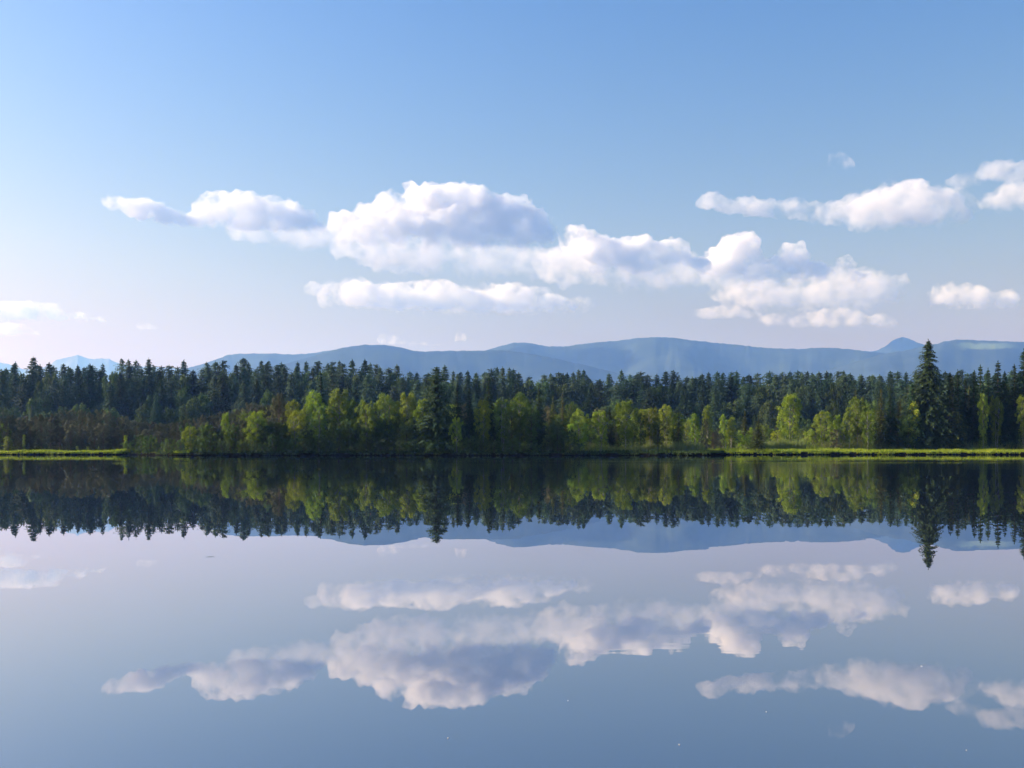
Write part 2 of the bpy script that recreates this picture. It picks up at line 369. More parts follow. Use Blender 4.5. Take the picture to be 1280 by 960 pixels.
def cloud(label, D, blobs, seed, mat='dense', group='clouds over the mountains', disp=0.42, thick=0.9):
    rs = np.random.default_rng(seed)
    cx = sum(b[0] for b in blobs)/len(blobs); cyy = sum(b[1] for b in blobs)/len(blobs)
    c0 = px2(cx, cyy, D); k = D/FPX
    iv, jf = ico(); VV = []; FF = []; nv = 0
    for (x, y, rx, ry) in blobs:
        subs = [(x, y, 0, rx, ry, 1)]
        for _ in range(5):   # cauliflower billows over the upper side
            t = rs.uniform(-2.6, 2.6); el = rs.uniform(-0.5, 1.0)
            subs.append((x+math.sin(t)*rx*0.7*rs.uniform(.6, 1), y-el*ry*0.62, math.cos(t)*rx*0.5, rx*rs.uniform(.28, .5), ry*rs.uniform(.38, .6), 1))
        for (sx, sy, sd, ax, ay, _) in subs:
            p = px2(sx, sy, D)-c0
            az = min(ax, ay*1.8)*thick
            q = iv*np.array([ax*k, az*k*1.2, ay*k]); q = q+np.array([p.x, p.y+sd*k*0.6, p.z])
            VV.append(q); FF.append(jf+nv); nv += len(q)
    V = np.concatenate(VV); F = np.concatenate(FF)
    mesh = mesh_from('cloud', V, F, MC[mat])
    o = bpy.data.objects.new('cloud', mesh); link(o)
    md = o.modifiers.new('r', 'REMESH'); md.mode = 'VOXEL'; md.voxel_size = 2.2*k
    sm = o.modifiers.new('s', 'SMOOTH'); sm.iterations = 2
    dg = bpy.context.evaluated_depsgraph_get(); ev = o.evaluated_get(dg)
    m2 = bpy.data.meshes.new_from_object(ev); o.modifiers.clear(); o.data = m2; bpy.data.meshes.remove(mesh)
    n = len(m2.vertices); co = np.empty(n*3, np.float32); m2.vertices.foreach_get('co', co); co = co.reshape(-1, 3)
    no = np.array([v.normal[:] for v in m2.vertices])
    ry = sum(b[3] for b in blobs)/len(blobs)*k
    s1 = 1/(ry*0.9)
    dd = np.array([mn.fractal(Vector((float(c[0])*s1+seed, float(c[1])*s1, float(c[2])*s1)), 0.75, 2.1, 6) for c in co])
    dd2 = np.array([abs(mn.noise(Vector((float(c[0])*s1*3+seed, float(c[1])*s1*3, float(c[2])*s1*3)))) for c in co])
    dd3 = np.array([abs(mn.noise(Vector((float(c[0])*s1*7+seed, float(c[1])*s1*7, float(c[2])*s1*7)))) for c in co])
    co = co + no*((dd*disp + dd2*0.22 + dd3*0.10)*ry)[:, None]
    m2.vertices.foreach_set('co', co.astype(np.float32).ravel()); m2.update()
    md = o.modifiers.new('r', 'REMESH'); md.mode = 'VOXEL'; md.voxel_size = 1.7*k
    dg = bpy.context.evaluated_depsgraph_get(); dg.update(); m3 = bpy.data.meshes.new_from_object(o.evaluated_get(dg)); o.modifiers.clear(); o.data = m3; bpy.data.meshes.remove(m2)
    o.location = c0
    zmin = co[:, 2].min()+c0.z
    if zmin < 1800 and D < 20300: print('CLOUD LOW', label, zmin)
    tag(o, label, 'cloud', group); return o
def Dlow(yb): return 1950/((HOR-yb)/FPX)
cloud('long white cloud over the forest with a thin tail trailing out to one side', Dlow(300), [(148, 255, 18, 9), (180, 261, 24, 11), (212, 270, 24, 9), (240, 276, 20, 8), (272, 262, 26, 21), (303, 264, 34, 23), (343, 268, 34, 21), (375, 280, 26, 17), (395, 290, 16, 11)], 11, 'dense')
cloud('largest cloud in the sky, high rounded white dome with blue-grey shaded flank', Dlow(325), [(436, 285, 22, 18), (470, 282, 34, 24), (497, 264, 30, 23), (548, 260, 44, 25), (592, 262, 42, 25), (632, 275, 40, 30), (665, 290, 32, 24), (590, 298, 70, 24), (520, 290, 50, 24), (570, 280, 50, 28)], 22, 'dense')
cloud('pale ragged shelf of cloud spread just below the largest cloud', Dlow(350), [(455, 305, 44, 20), (510, 318, 62, 22), (575, 328, 70, 23), (640, 333, 66, 22), (705, 335, 56, 20)], 23, 'thin')
cloud('middle bank of heaped white cloud joining the largest cloud to its neighbour', Dlow(350), [(722, 298, 22, 15), (752, 314, 30, 16), (795, 318, 34, 20), (838, 318, 24, 18), (800, 338, 60, 13), (868, 338, 26, 12)], 33, 'dense')
cloud('thin veil of cloud hanging below the middle bank of heaped cloud', Dlow(366), [(715, 332, 46, 22), (775, 340, 54, 24), (835, 344, 54, 24), (895, 346, 50, 22), (940, 350, 44, 18)], 34, 'thin')
cloud('faint frayed cloud between the long white cloud and the largest cloud', Dlow(325), [(320, 290, 40, 14), (365, 297, 44, 16), (410, 298, 40, 16), (445, 304, 32, 14)], 12, 'thin')
cloud('cloud bank with two bright upright knobs and a shaded hollow between them', Dlow(365), [(925, 311, 26, 21), (905, 330, 26, 16), (958, 338, 28, 15), (992, 321, 18, 17), (1010, 342, 34, 13), (1052, 336, 14, 13), (1070, 352, 26, 10)], 44, 'dense')
cloud('faint spread of broken cloud under the bank with two bright knobs', Dlow(402), [(945, 366, 60, 18), (1010, 370, 66, 20), (1075, 364, 54, 18), (1060, 352, 56, 16), (1105, 352, 30, 9), (985, 386, 50, 16), (1050, 386, 54, 16)], 45, 'thin')
cloud('small flat wisp low above the highest stretch of the mountain ridge', Dlow(402), [(885, 392, 20, 7), (908, 391, 24, 9), (935, 395, 20, 7)], 55, 'thin')
cloud('low hazy cloud streak above the ridge just west of the pointed peak', Dlow(412), [(975, 401, 30, 9), (1010, 401, 34, 12), (1048, 399, 34, 13), (1090, 403, 32, 9)], 56, 'thin')
cloud('small lone puff at the west end of the lower cloud row', Dlow(378), [(392, 363, 12, 11), (404, 368, 10, 6)], 60, 'soft')
cloud('lower row of broken white cloud stretched below the largest cloud', Dlow(402), [(450, 366, 26, 14), (495, 372, 30, 18), (545, 370, 34, 19), (595, 380, 30, 16), (640, 374, 36, 19), (690, 383, 32, 13), (600, 392, 40, 8)], 66, 'soft')
cloud('high cloud with heavy rounded body and a thin tail pointing west', Dlow(304), [(890, 251, 18, 9), (915, 256, 24, 9), (945, 260, 28, 10), (985, 263, 28, 11), (1020, 266, 26, 11), (1045, 268, 28, 14), (1088, 266, 38, 24), (1128, 252, 38, 25), (1165, 258, 36, 23), (1188, 272, 24, 15), (1115, 285, 34, 13)], 77, 'soft')
cloud('thin haze of cloud fringing the high cloud toward the east', Dlow(300), [(1060, 275, 50, 18), (1120, 262, 60, 26), (1180, 262, 40, 20), (1205, 228, 24, 8), (1200, 285, 26, 10)], 78, 'thin')
cloud('loose pale fringe around the lower row of broken cloud', Dlow(404), [(440, 366, 40, 16), (500, 374, 50, 18), (570, 378, 56, 20), (640, 380, 56, 18), (705, 384, 36, 12)], 67, 'thin')
cloud('tiny round puff alone high in the blue', Dlow(222), [(1048, 201, 12, 11), (1054, 206, 13, 10), (1060, 212, 10, 6), (1046, 210, 9, 5)], 88, 'soft')
cloud('small white cloud highest at the east side of the sky', Dlow(236), [(1245, 214, 24, 12), (1272, 217, 26, 13)], 98, 'soft')
cloud('white cloud directly below the highest east cloud', Dlow(275), [(1248, 252, 22, 12), (1275, 246, 30, 20), (1310, 250, 34, 22)], 99, 'soft')
cloud('compact low white cloud over the meadow ridge beside the tallest spruce', Dlow(398), [(1185, 370, 22, 15), (1212, 374, 30, 16), (1250, 377, 22, 12)], 111, 'soft')
cloud('low ragged white cloud over the forest at the west end', Dlow(408), [(-20, 392, 36, 14), (18, 389, 30, 12), (55, 392, 26, 12), (88, 398, 22, 9), (115, 402, 16, 5)], 122, 'soft')
cloud('grey flat sliver of cloud beneath the low west cloud', Dlow(424), [(-25, 412, 30, 10), (12, 413, 28, 8), (35, 418, 16, 5)], 123, 'thin')
cloud('tiny faint puff low over the west forest', Dlow(418), [(180, 408, 10, 5), (190, 411, 9, 4)], 133, 'thin')
cloud('small bright cloudlet rising just above the near mountain ridge', 20400, [(485, 424, 14, 7), (515, 431, 22, 5), (540, 433, 16, 4)], 144, 'thin')
cloud('tiny upright cloudlet over the dip in the mountain ridge', 20400, [(575, 423, 6, 9)], 145, 'thin')

# ------------------------------------------------------------------ trees
def frame(d):
    """two unit vectors perpendicular to each row of d"""
    u = np.cross(d, np.array([0.31, 0.17, 0.93])); u /= np.linalg.norm(u, axis=1)[:, None]+1e-9
    return u, np.cross(d, u)
def quads(P, A, B):
    """diamond-ish quads centred on P spanned by half-vectors A, B"""
    n = len(P); V = np.empty((n, 4, 3), np.float32)
    V[:, 0] = P-A; V[:, 1] = P-B; V[:, 2] = P+A; V[:, 3] = P+B
    return V.reshape(-1, 3), np.arange(n*4).reshape(-1, 4)
def rand_dirs(n):
    v = rng.normal(size=(n, 3)); return v/np.linalg.norm(v, axis=1)[:, None]
def tube(pts, rads, seg=6):
    V = []; F = []
    for i, (p, r_) in enumerate(zip(pts, rads)):
        p = Vector(p)
        d = (Vector(pts[min(i+1, len(pts)-1)])-Vector(pts[max(i-1, 0)])).normalized()
        q = d.to_track_quat('Z', 'Y')
        for s in range(seg):
            a = 2*math.pi*s/seg
            V.append(tuple(p+q @ Vector((math.cos(a)*r_, math.sin(a)*r_, 0))))
    for i in range(len(pts)-1):
        for s in range(seg):
            t = (s+1) % seg
            F.append((i*seg+s, i*seg+t, (i+1)*seg+t, (i+1)*seg+s))
    return V, F
def tubes_mesh(name, lst, mat):
    V = []; F = []
    for pts, rads in lst:
        v, f = tube(pts, rads); o = len(V); V += v; F += [tuple(i+o for i in q) for q in f]
    return mesh_from(name, V, F, mat, True)

def conifer_mesh(H=20., W=5., whorls=38, per=8, spr=9, low=0.04, size=0.5, droop=0.25, power=0.85, gap=0.1, mat=None, tip=0.06, irregular=0.15):
    """a spruce: whorls of drooping boughs carrying small flat sprays; real metres, W = crown width"""
    P = []; A = []; B = []; limbs = []
    lean = rng.normal(scale=0.01, size=2)
    side = rng.uniform(0, 6.28)
    for w in range(whorls):
        t = (w+rng.uniform(0, .7))/whorls; z = H*(low+(0.985-low)*t)
        r_ = W/2*((1-t)**power)*(1+rng.normal()*irregular) + W*0.015
        if rng.random() < gap: r_ *= rng.uniform(.4, .75)
        np_ = max(4, int(per*(0.55+0.45*(1-t))))
        a0 = rng.uniform(0, 6.28)
        for b in range(np_):
            az = a0+6.283*b/np_+rng.normal()*0.22
            L = r_*rng.uniform(.62, 1.18)*(1+0.12*math.cos(az-side))
            d = np.array([math.cos(az), math.sin(az), 0])
            m = max(3, int(spr*L/(W/2)+2))
            s = (np.arange(m)+rng.uniform(0.1, 0.9, m))/m
            zz = z + L*(0.18*(1-t)+0.12*t)*s*2*(1-s) - L*droop*s**1.6 + (0.30*L*s if t > .8 else 0)
            zz = zz + rng.normal()*H*0.006
            base = np.stack([d[0]*L*s+lean[0]*z, d[1]*L*s+lean[1]*z, zz], 1)
            limbs.append(base[-1])
            # sprays to both sides of the bough and hanging below it
            for k in range(2):
                tang = np.array([-d[1], d[0], 0])*(1 if k else -1)
                ln = size*(1.15-0.55*s)*rng.uniform(.6, 1.3, m)*(0.55+0.45*(1-t))
                dirv = tang*0.75+d*0.55+np.array([0, 0, -0.35]); dirv = dirv[None]+rng.normal(scale=.25, size=(m, 3))
                dirv /= np.linalg.norm(dirv, axis=1)[:, None]
                cpos = base+dirv*(ln*0.7)[:, None]
                u, v = frame(dirv); rot = rng.uniform(-.7, .7, m)[:, None]
                P.append(cpos); A.append(dirv*ln[:, None]); B.append((u*np.cos(rot)+v*np.sin(rot))*(ln*0.30)[:, None])
            dirv = d*0.5+np.array([0, 0, -0.8]); dirv = dirv[None]+rng.normal(scale=.3, size=(m, 3)); dirv /= np.linalg.norm(dirv, axis=1)[:, None]
            ln = size*0.8*rng.uniform(.5, 1.2, m)*(0.5+0.5*(1-t)); u, v = frame(dirv)
            P.append(base+dirv*(ln*.6)[:, None]); A.append(dirv*ln[:, None]); B.append(u*(ln*.33)[:, None])
    # leader
    m = 7; z = H*(0.95+0.055*np.arange(m)/m)
    dirv = rand_dirs(m)*0.6+np.array([0, 0, .8]); dirv /= np.linalg.norm(dirv, axis=1)[:, None]
    ln = np.full(m, size*.55); u, v = frame(dirv)
    P.append(np.stack([lean[0]*z, lean[1]*z, z], 1)); A.append(dirv*ln[:, None]); B.append(u*(ln*.3)[:, None])
    V, F = quads(np.concatenate(P), np.concatenate(A), np.concatenate(B))
    crown = mesh_from('crown', V, F, mat or M_spruce)
    lst = [([(0, 0, -0.5), (lean[0]*H*.5, lean[1]*H*.5, H*.5), (lean[0]*H, lean[1]*H, H*.985)], [H*.013, H*.008, H*.001])]
    for p in limbs[::7]:
        lst.append(([(lean[0]*p[2], lean[1]*p[2], p[2]), tuple(p)], [H*.0022, H*.0006]))
    return crown, tubes_mesh('trunk', lst, M_bark)

def leafy_mesh(H=12., W=6., low=0.25, clumps=34, leaves=150, size=0.16, mat=None, bark=None, top=1.0, spread=0.16, flat=1.0, trunks=1, bulge=0.6, filler=0.35, low_fill=0):
    """a broadleaf: trunk(s) forking into limbs, each limb end and its sides carrying clumps of small leaves"""
    P = []; lst = []
    cl = []
    for i in range(clumps):
        t = (i+.5)/clumps
        z = low+(1-low)*t**0.9
        # envelope radius: narrow low, widest at bulge, rounded top
        e = z if z > bulge else z
        if z < bulge: r_ = 0.35+0.65*((z-low)/(bulge-low+1e-6))**0.7
        else: r_ = math.sqrt(max(0.0, 1-((z-bulge)/(1.04-bulge))**2))
        a = i*2.39996+rng.normal()*.4
        rr = W/2*r_*math.sqrt(rng.uniform(.15, 1))*rng.uniform(.75, 1.08)
        cl.append((rr*math.cos(a), rr*math.sin(a), H*(z*top)-spread*H*0.5*(z > .8)))
    for c in cl:
        rad = H*spread*rng.uniform(.45, 1.0)*0.62
        n = int(leaves*rng.uniform(.6, 1.2)*(rad/(H*spread*.45)))
        g = rng.normal(size=(n, 3)); g /= np.linalg.norm(g, axis=1)[:, None]
        g *= (rng.uniform(0, 1, n)**0.45)[:, None]*rad*rng.uniform(.8, 1.25, n)[:, None]
        g[:, 2] *= 0.75*flat
        g[:, 2] -= (np.hypot(g[:, 0], g[:, 1])**2)/(rad*3)
        P.append(g+np.array(c))
    nf = int(clumps*leaves*filler)
    if nf:
        i = rng.integers(0, len(cl), nf); j = rng.integers(0, len(cl), nf); C = np.array(cl)
        s = rng.uniform(0, 1, nf)[:, None]
        P.append(C[i]*(1-s)+C[j]*s*0.9+rng.normal(scale=H*.02, size=(nf, 3)))
    P = np.concatenate(P)
    P = P[(P[:, 2] > low*H*.6)]
    if low_fill:   # thin twiggy shoots below the crown
        nf = int(clumps*leaves*low_fill); a = rng.uniform(0, 6.28, nf); r_ = W*.32*rng.uniform(0, 1, nf)**.6
        P = np.concatenate([P, np.stack([np.cos(a)*r_, np.sin(a)*r_, H*rng.uniform(.03, low+.1, nf)], 1)+rng.normal(scale=.1, size=(nf, 3))])
    n = len(P); d = rand_dirs(n); u, v = frame(d); sz = size*rng.uniform(.55, 1.25, n)
    V, F = quads(P, d*sz[:, None], u*(sz*.62)[:, None])
    crown = mesh_from('crown', V, F, mat or M_birch)
    for k in range(trunks):
        off = rng.normal(scale=W*.05, size=2) if trunks > 1 else np.zeros(2)
        fork = H*rng.uniform(.30, .42)
        ln = rng.normal(scale=.02*H, size=2)
        tr = [(off[0]*.4, off[1]*.4, -.4), (off[0]+ln[0]*.3, off[1]+ln[1]*.3, fork), (off[0]*1.6+ln[0], off[1]*1.6+ln[1], H*.88)]
        lst.append((tr, [H*.013, H*.010, H*.002]))
    for c in cl[::2]:
        tt = min(.85, max(.28, c[2]/H-.12)); s = (tt*H-fork)/(H*.88-fork)
        if s < 0: b0 = (0, 0, tt*H)
        else: b0 = (tr[1][0]*(1-s)+tr[2][0]*s, tr[1][1]*(1-s)+tr[2][1]*s, tt*H)
        mid = ((b0[0]+c[0])*.5, (b0[1]+c[1])*.5, (b0[2]+c[2])*.5+H*.02)
        lst.append(([b0, mid, c], [H*.0055, H*.003, H*.001]))
    return crown, tubes_mesh('trunk', lst, bark or M_birchbark)

PROTO = {}
def reg(kind, H, W, meshes): PROTO.setdefault(kind, []).append((H, W, meshes))
for i in range(2): reg('big_spruce', 24, 11.5, conifer_mesh(24, 11.5, 92, 17, 24, 0.03, 0.50, .34, .74, .15, M_spruce, irregular=.2))
reg('bushy_spruce', 16, 9, conifer_mesh(16, 10, 64, 16, 20, 0.02, 0.42, .10, .60, .2, M_spruce, irregular=.2))
for i in range(4): reg('spruce', 14, 4.2, conifer_mesh(14, 4.2, 46, 9, 9, 0.05, 0.36, .28, .85, .12, M_spruce, irregular=.2))
FSW = [17, 19, 18, 16, 20, 17, 21, 16]
for i in range(8): reg('far_spruce', 30, FSW[i], conifer_mesh(30, FSW[i], 58, 11, 11, 0.10, 0.92, .30, [.55, .80, .50, .74, .54, .85, .58, .68][i], .2, M_farspruce, irregular=.2))
for i in range(5): reg('far_leafy', 22, 13, leafy_mesh(22, 13, .15, 44, 90, .42, M_farleaf, M_bark, bulge=.55, spread=.15))
for i in range(5): reg('birch', 12, 6.2, leafy_mesh(12, 6.4, .28, 48, 210, .125, M_birch, M_birchbark, trunks=1+(i % 2), bulge=[.62, .55, .68, .6, .5][i], spread=.12, filler=.14, low_fill=.12))
for i in range(4): reg('round_birch', 9, 6.6, leafy_mesh(9, 6.8, .20, 48, 210, .115, M_birch, M_birchbark, trunks=1+(i % 2), bulge=.55, spread=.13, filler=.15, low_fill=.1))
for i in range(3): reg('slim_birch', 8, 2.6, leafy_mesh(8, 2.6, .16, 30, 110, .11, M_birch, M_birchbark, bulge=.45, spread=.12))
for i in range(4): reg('alder', 11, 6.2, leafy_mesh(11, 6.2, .12, 46, 150, .13, M_alder, M_bark, bulge=.55, spread=.14, filler=.4))
for i in range(5): reg('bog_pine', 8, 5.4, leafy_mesh(8, 5.0, .03, 56, 260, .085, M_bogpine, M_pinebark, bulge=[.4, .5, .45, .35, .55][i], spread=.115, filler=.12, flat=.95))
for i in range(3): reg('shrub', 3, 3.4, leafy_mesh(3, 3.4, .02, 26, 110, .075, M_alder, M_bark, bulge=.4, spread=.2, trunks=2))
for i in range(2): reg('light_shrub', 3, 3.2, leafy_mesh(3, 3.2, .02, 26, 110, .075, M_birch, M_bark, bulge=.4, spread=.2, trunks=2))
for i in range(3): reg('larch', 12, 4.2, conifer_mesh(12, 4.2, 40, 8, 10, 0.06, 0.30, .15, .7, .15, M_birch if i == 9 else leaf_mat('larch_needles', (0.06, 0.085, 0.02), (0.15, 0.17, 0.04), .3, .015, .2), irregular=.22))
NAMES = {'big_spruce': 'spruce_tree', 'bushy_spruce': 'spruce_tree', 'spruce': 'spruce_tree', 'far_spruce': 'spruce_tree', 'far_leafy': 'broadleaf_tree', 'birch': 'birch_tree', 'round_birch': 'birch_tree', 'slim_birch': 'birch_tree',
         'alder': 'alder_tree', 'bog_pine': 'pine_tree', 'shrub': 'shrub', 'light_shrub': 'shrub', 'larch': 'conifer_tree'}
def plant(kind, x, y, H, Wm, label, group=None, var=None):
    ph, pw, (cm, tm) = random.choice(PROTO[kind]) if var is None else PROTO[kind][var]
    e = bpy.data.objects.new(NAMES[kind], None); link(e); e.empty_display_size = 0.5
    e.location = (x, y, ground_z(x, y)); e.rotation_euler = (0, 0, random.uniform(0, 6.28))
    e.scale = (Wm/pw, Wm/pw, H/ph)
    c = bpy.data.objects.new('crown', cm); link(c, e); t = bpy.data.objects.new('trunk', tm); link(t, e)
    tag(e, label, 'shrub' if 'shrub' in kind else 'tree', group); return e
def plant_px(kind, px, ytop, wpx, off, label, group=None, var=None):
    """off = metres behind the shoreline"""
    D = 200.0
    for _ in range(4):
        X = (px-640)/FPX*D; D = shore_y(X)+off
    X = (px-640)/FPX*D
    H = HCAM+(HOR-ytop)/FPX*D - ground_z(X, D)
    return plant(kind, X, D, H, wpx/FPX*D, label, group, var)

exec_trees = True
BIRCH = 'birches along the lake shore'
shore_list = [
 # kind, px, top, width, offset, label
 ('light_shrub', 6, 527, 22, 9, 'light green bush among brown pines, nearest the west end of the bright bank'),
 ('slim_birch', 10, 545, 14, 4, 'low pale green bush on the bank below the brown pines, west end'),
 ('slim_birch', 30, 542, 5, 3.5, 'thin pale green sapling alone on the bright west bank'),
 ('slim_birch', 157, 543, 7, 3, 'thin pale sapling where the bright west bank ends'),
 ('light_shrub', 193, 545, 10, 3, 'small pale bush standing out from the dark pines past the bright west bank'),
 ('round_birch', 238, 531, 24, 4, 'small yellow-green birch leaning out at the west edge of the wooded headland'),
 ('round_birch', 260, 529, 20, 8, 'small yellow-green birch above the sunlit grass patch of the headland'),
 ('slim_birch', 282, 513, 13, 9, 'narrow bright green birch crown between dark brown pines'),
 ('birch', 320, 511, 34, 4, 'birch with a mushroom-shaped bright crown standing by itself before brown pines'),
 ('birch', 366, 497, 32, 8, 'tall dull yellow-green birch directly beside the highest brown pine'),
 ('birch', 372, 510, 30, 3, 'birch with bright low crown in front, west of the first dark spruce tip'),
 ('birch', 393, 485, 36, 9, 'tallest yellow birch just west of the first dark spruce tip'),
 ('birch', 399, 504, 28, 3, 'lower birch at the waterside directly beneath the first dark spruce tip'),
 ('spruce', 402, 464, 22, 13, 'first dark spruce rising out of the birches from the west'),
 ('birch', 425, 482, 40, 8, 'broad yellow-green birch just east of the first dark spruce'),
 ('alder', 444, 495, 26, 6, 'dull green alder in shade between broad birches'),
 ('round_birch', 458, 497, 34, 4, 'rounded birch with white stem leaning over the water'),
 ('birch', 482, 489, 38, 8, 'wide golden-green birch midway between the two dark spruces'),
 ('birch', 509, 487, 34, 7, 'bright yellow birch second west of the broad dark bushy spruce'),
 ('birch', 529, 495, 26, 5, 'bright birch partly hidden by the broad dark bushy spruce'),
 ('bushy_spruce', 546, 458, 64, 5, 'broad dark bushy spruce at the middle of the headland shore'),
 ('round_birch', 571, 519, 20, 1.5, 'small bright birch leaning over the water east of the broad dark spruce'),
 ('spruce', 573, 479, 22, 9, 'dark narrow spruce immediately east of the broad bushy spruce'),
 ('spruce', 588, 484, 20, 10, 'dark narrow spruce behind the small leaning birch'),
 ('birch', 604, 497, 30, 4, 'birch with visible white stem below the tall thin spruce tip'),
 ('spruce', 611, 470, 24, 11, 'tall thin dark spruce tip among birches of the headland'),
 ('birch', 628, 496, 30, 5, 'yellow-green birch just east of the tall thin spruce tip'),
 ('birch', 650, 487, 34, 6, 'tall ochre-green birch at the middle of the picture'),
 ('alder', 640, 505, 26, 3, 'dark green alder overhanging the water at the middle of the picture'),
 ('spruce', 675, 483, 18, 9, 'small dark spruce just east of the ochre-green birch'),
 ('alder', 664, 503, 26, 3, 'dull green alder at the water below the small dark spruce'),
 ('larch', 691, 494, 20, 7, 'loose olive conifer east of the small dark spruce'),
 ('larch', 704, 491, 20, 9, 'second loose olive conifer, nearer to the round birches'),
 ('alder', 697, 520, 26, 3, 'low shaded alder under the two olive conifers'),
 ('round_birch', 724, 509, 28, 5, 'round golden birch, first of the three round birches over the meadow edge'),
 ('round_birch', 750, 511, 32, 6, 'round golden birch, middle one of the three over the meadow edge'),
 ('birch', 782, 498, 36, 7, 'tall pointed birch east of the three round birches'),
 ('alder', 800, 512, 24, 8, 'dark green alder tucked against the tall pointed birch'),
 ('birch', 815, 507, 24, 10, 'light birch crown east of the tall pointed birch'),
 ('birch', 833, 503, 28, 11, 'flat-topped golden birch behind the marsh edge'),
 ('alder', 822, 525, 26, 8, 'low green alder under the flat-topped golden birch'),
 ('larch', 848, 513, 16, 12, 'small olive conifer east of the flat-topped golden birch'),
 ('slim_birch', 869, 515, 16, 14, 'narrow pale birch above the dark end of the headland'),
 ('slim_birch', 884, 504, 18, 12, 'slim birch with a tall rounded tip over the marsh'),
 ('bog_pine', 882, 521, 13, 5, 'small dark upright pine before the slim rounded birch'),
 ('slim_birch', 904, 516, 12, 14, 'slim dull birch second from the slim rounded birch'),
 ('bog_pine', 902, 540, 10, 6, 'dark little bush-like pine by the marsh edge'),
 ('slim_birch', 914, 520, 17, 7, 'bright narrow birch at the marsh edge beside the dark little pine'),
 ('larch', 931, 513, 18, 20, 'bluish green small conifer in the marsh behind the bank'),
 ('light_shrub', 931, 540, 24, 7, 'bright green shrub west of the young pine on the bank'),
 ('larch', 948, 519, 28, 2.5, 'young open-branched pine standing alone on the bright bank'),
 ('birch', 988, 489, 36, 13, 'big round-headed birch standing free above the marsh'),
 ('round_birch', 972, 536, 18, 14, 'low olive bush west of the big round-headed birch foot'),
 ('light_shrub', 1013, 534, 24, 8, 'bright green bush between the big birch and the dense clump'),
 ('birch', 1030, 511, 36, 7, 'dense yellow-green birch with a brown shaded foot'),
 ('slim_birch', 1047, 516, 14, 9, 'slim birch against the dense yellow-green one'),
 ('bog_pine', 1045, 535, 22, 5, 'dark brown low pine at the foot of the slim birch'),
 ('birch', 1072, 493, 30, 9, 'tall yellow birch west of the pointed olive trees'),
 ('birch', 1062, 512, 24, 5, 'low birch in front of the tall yellow birch'),
 ('round_birch', 1085, 511, 24, 4, 'low spreading birch with pale stem on the east bank'),
 ('larch', 1101, 485, 26, 6, 'pointed light green conifer third west of the tallest spruce'),
 ('larch', 1122, 500, 28, 7, 'broad dull green conifer second west of the tallest spruce'),
 ('slim_birch', 1143, 500, 18, 5, 'bright yellow narrow birch against the tallest spruce'),
 ('alder', 1136, 515, 30, 5, 'dark alder in the shade west of the tallest spruce'),
 ('big_spruce', 1160, 424, 76, 7, 'tallest spruce of the shore, towering over the whole forest'),
 ('larch', 1192, 470, 38, 5, 'light olive conifer with branches to the ground, first east of the tallest spruce'),
 ('spruce', 1207, 472, 36, 10, 'dark spruce second east of the tallest spruce'),
 ('spruce', 1225, 456, 36, 14, 'taller dark spruce tip midway between the tallest spruce and the east edge'),
 ('birch', 1229, 488, 18, 4, 'birch with a long bare white trunk on the east bank'),
 ('spruce', 1247, 451, 26, 12, 'very thin spruce spire near the east edge'),
 ('birch', 1245, 492, 20, 6, 'birch below the very thin spruce spire'),
 ('alder', 1262, 477, 30, 10, 'dull green broad tree between the thin spire and the edge spruce'),
 ('spruce', 1281, 436, 56, 8, 'high spruce cut by the east edge of the view'),
 ('birch', 1280, 490, 22, 4, 'yellow birch in front of the edge spruce'),
 ('alder', 1215, 505, 26, 12, 'dark alder filling in behind the white-trunked birch'),
 ('alder', 1250, 510, 30, 13, 'dark alder low behind the thin spire at the east side'),
 ('spruce', 1186, 466, 24, 9, 'dark spruce directly behind the light olive conifer beside the tallest spruce'),
 ('spruce', 1198, 462, 26, 12, 'dark spruce whose tip shows just east of the light olive conifer'),
 ('spruce', 1216, 463, 24, 12, 'dark spruce between the second and the taller third spruce east of the tallest'),
 ('spruce', 1236, 460, 24, 13, 'dark spruce just west of the very thin spire'),
 ('spruce', 1258, 464, 24, 12, 'dark spruce just east of the very thin spire'),
 ('spruce', 1269, 455, 26, 11, 'dark spruce touching the high spruce cut by the east edge'),
 ('spruce', 1140, 478, 24, 9, 'dark spruce rising behind the bright yellow narrow birch'),
 ('spruce', 1114, 482, 22, 11, 'dark spruce behind the broad dull green conifer'),
 ('alder', 1178, 512, 24, 12, 'dark alder low in the shade right at the tallest spruce'),
]
for k, px, yt, w, off, lab in shore_list:
    if px > 885 and 'young open-branched' not in lab: off += 6
    if k == 'birch': w *= random.uniform(.8, 1.0)
    if k == 'spruce' and w < 36: w *= 1.55; off -= 3
    e = plant_px(k, px, yt, w, off, lab)

STRETCH = [(-1e9, -12, 'beyond the west edge'), (-12, 158, 'behind the bright west bank'), (158, 300, 'at the headland west end'), (300, 410, 'near the mushroom-shaped birch'),
           (410, 560, 'west of the bushy spruce'), (560, 715, 'at the headland middle'), (715, 860, 'near the round birches'),
           (860, 1060, 'behind the open marsh'), (1060, 1170, 'just west of the tallest spruce'), (1170, 1292, 'east of the tallest spruce'), (1292, 1e9, 'beyond the east edge')]
def stretch(px):
    for a, b, s in STRETCH:
        if a <= px < b: return s
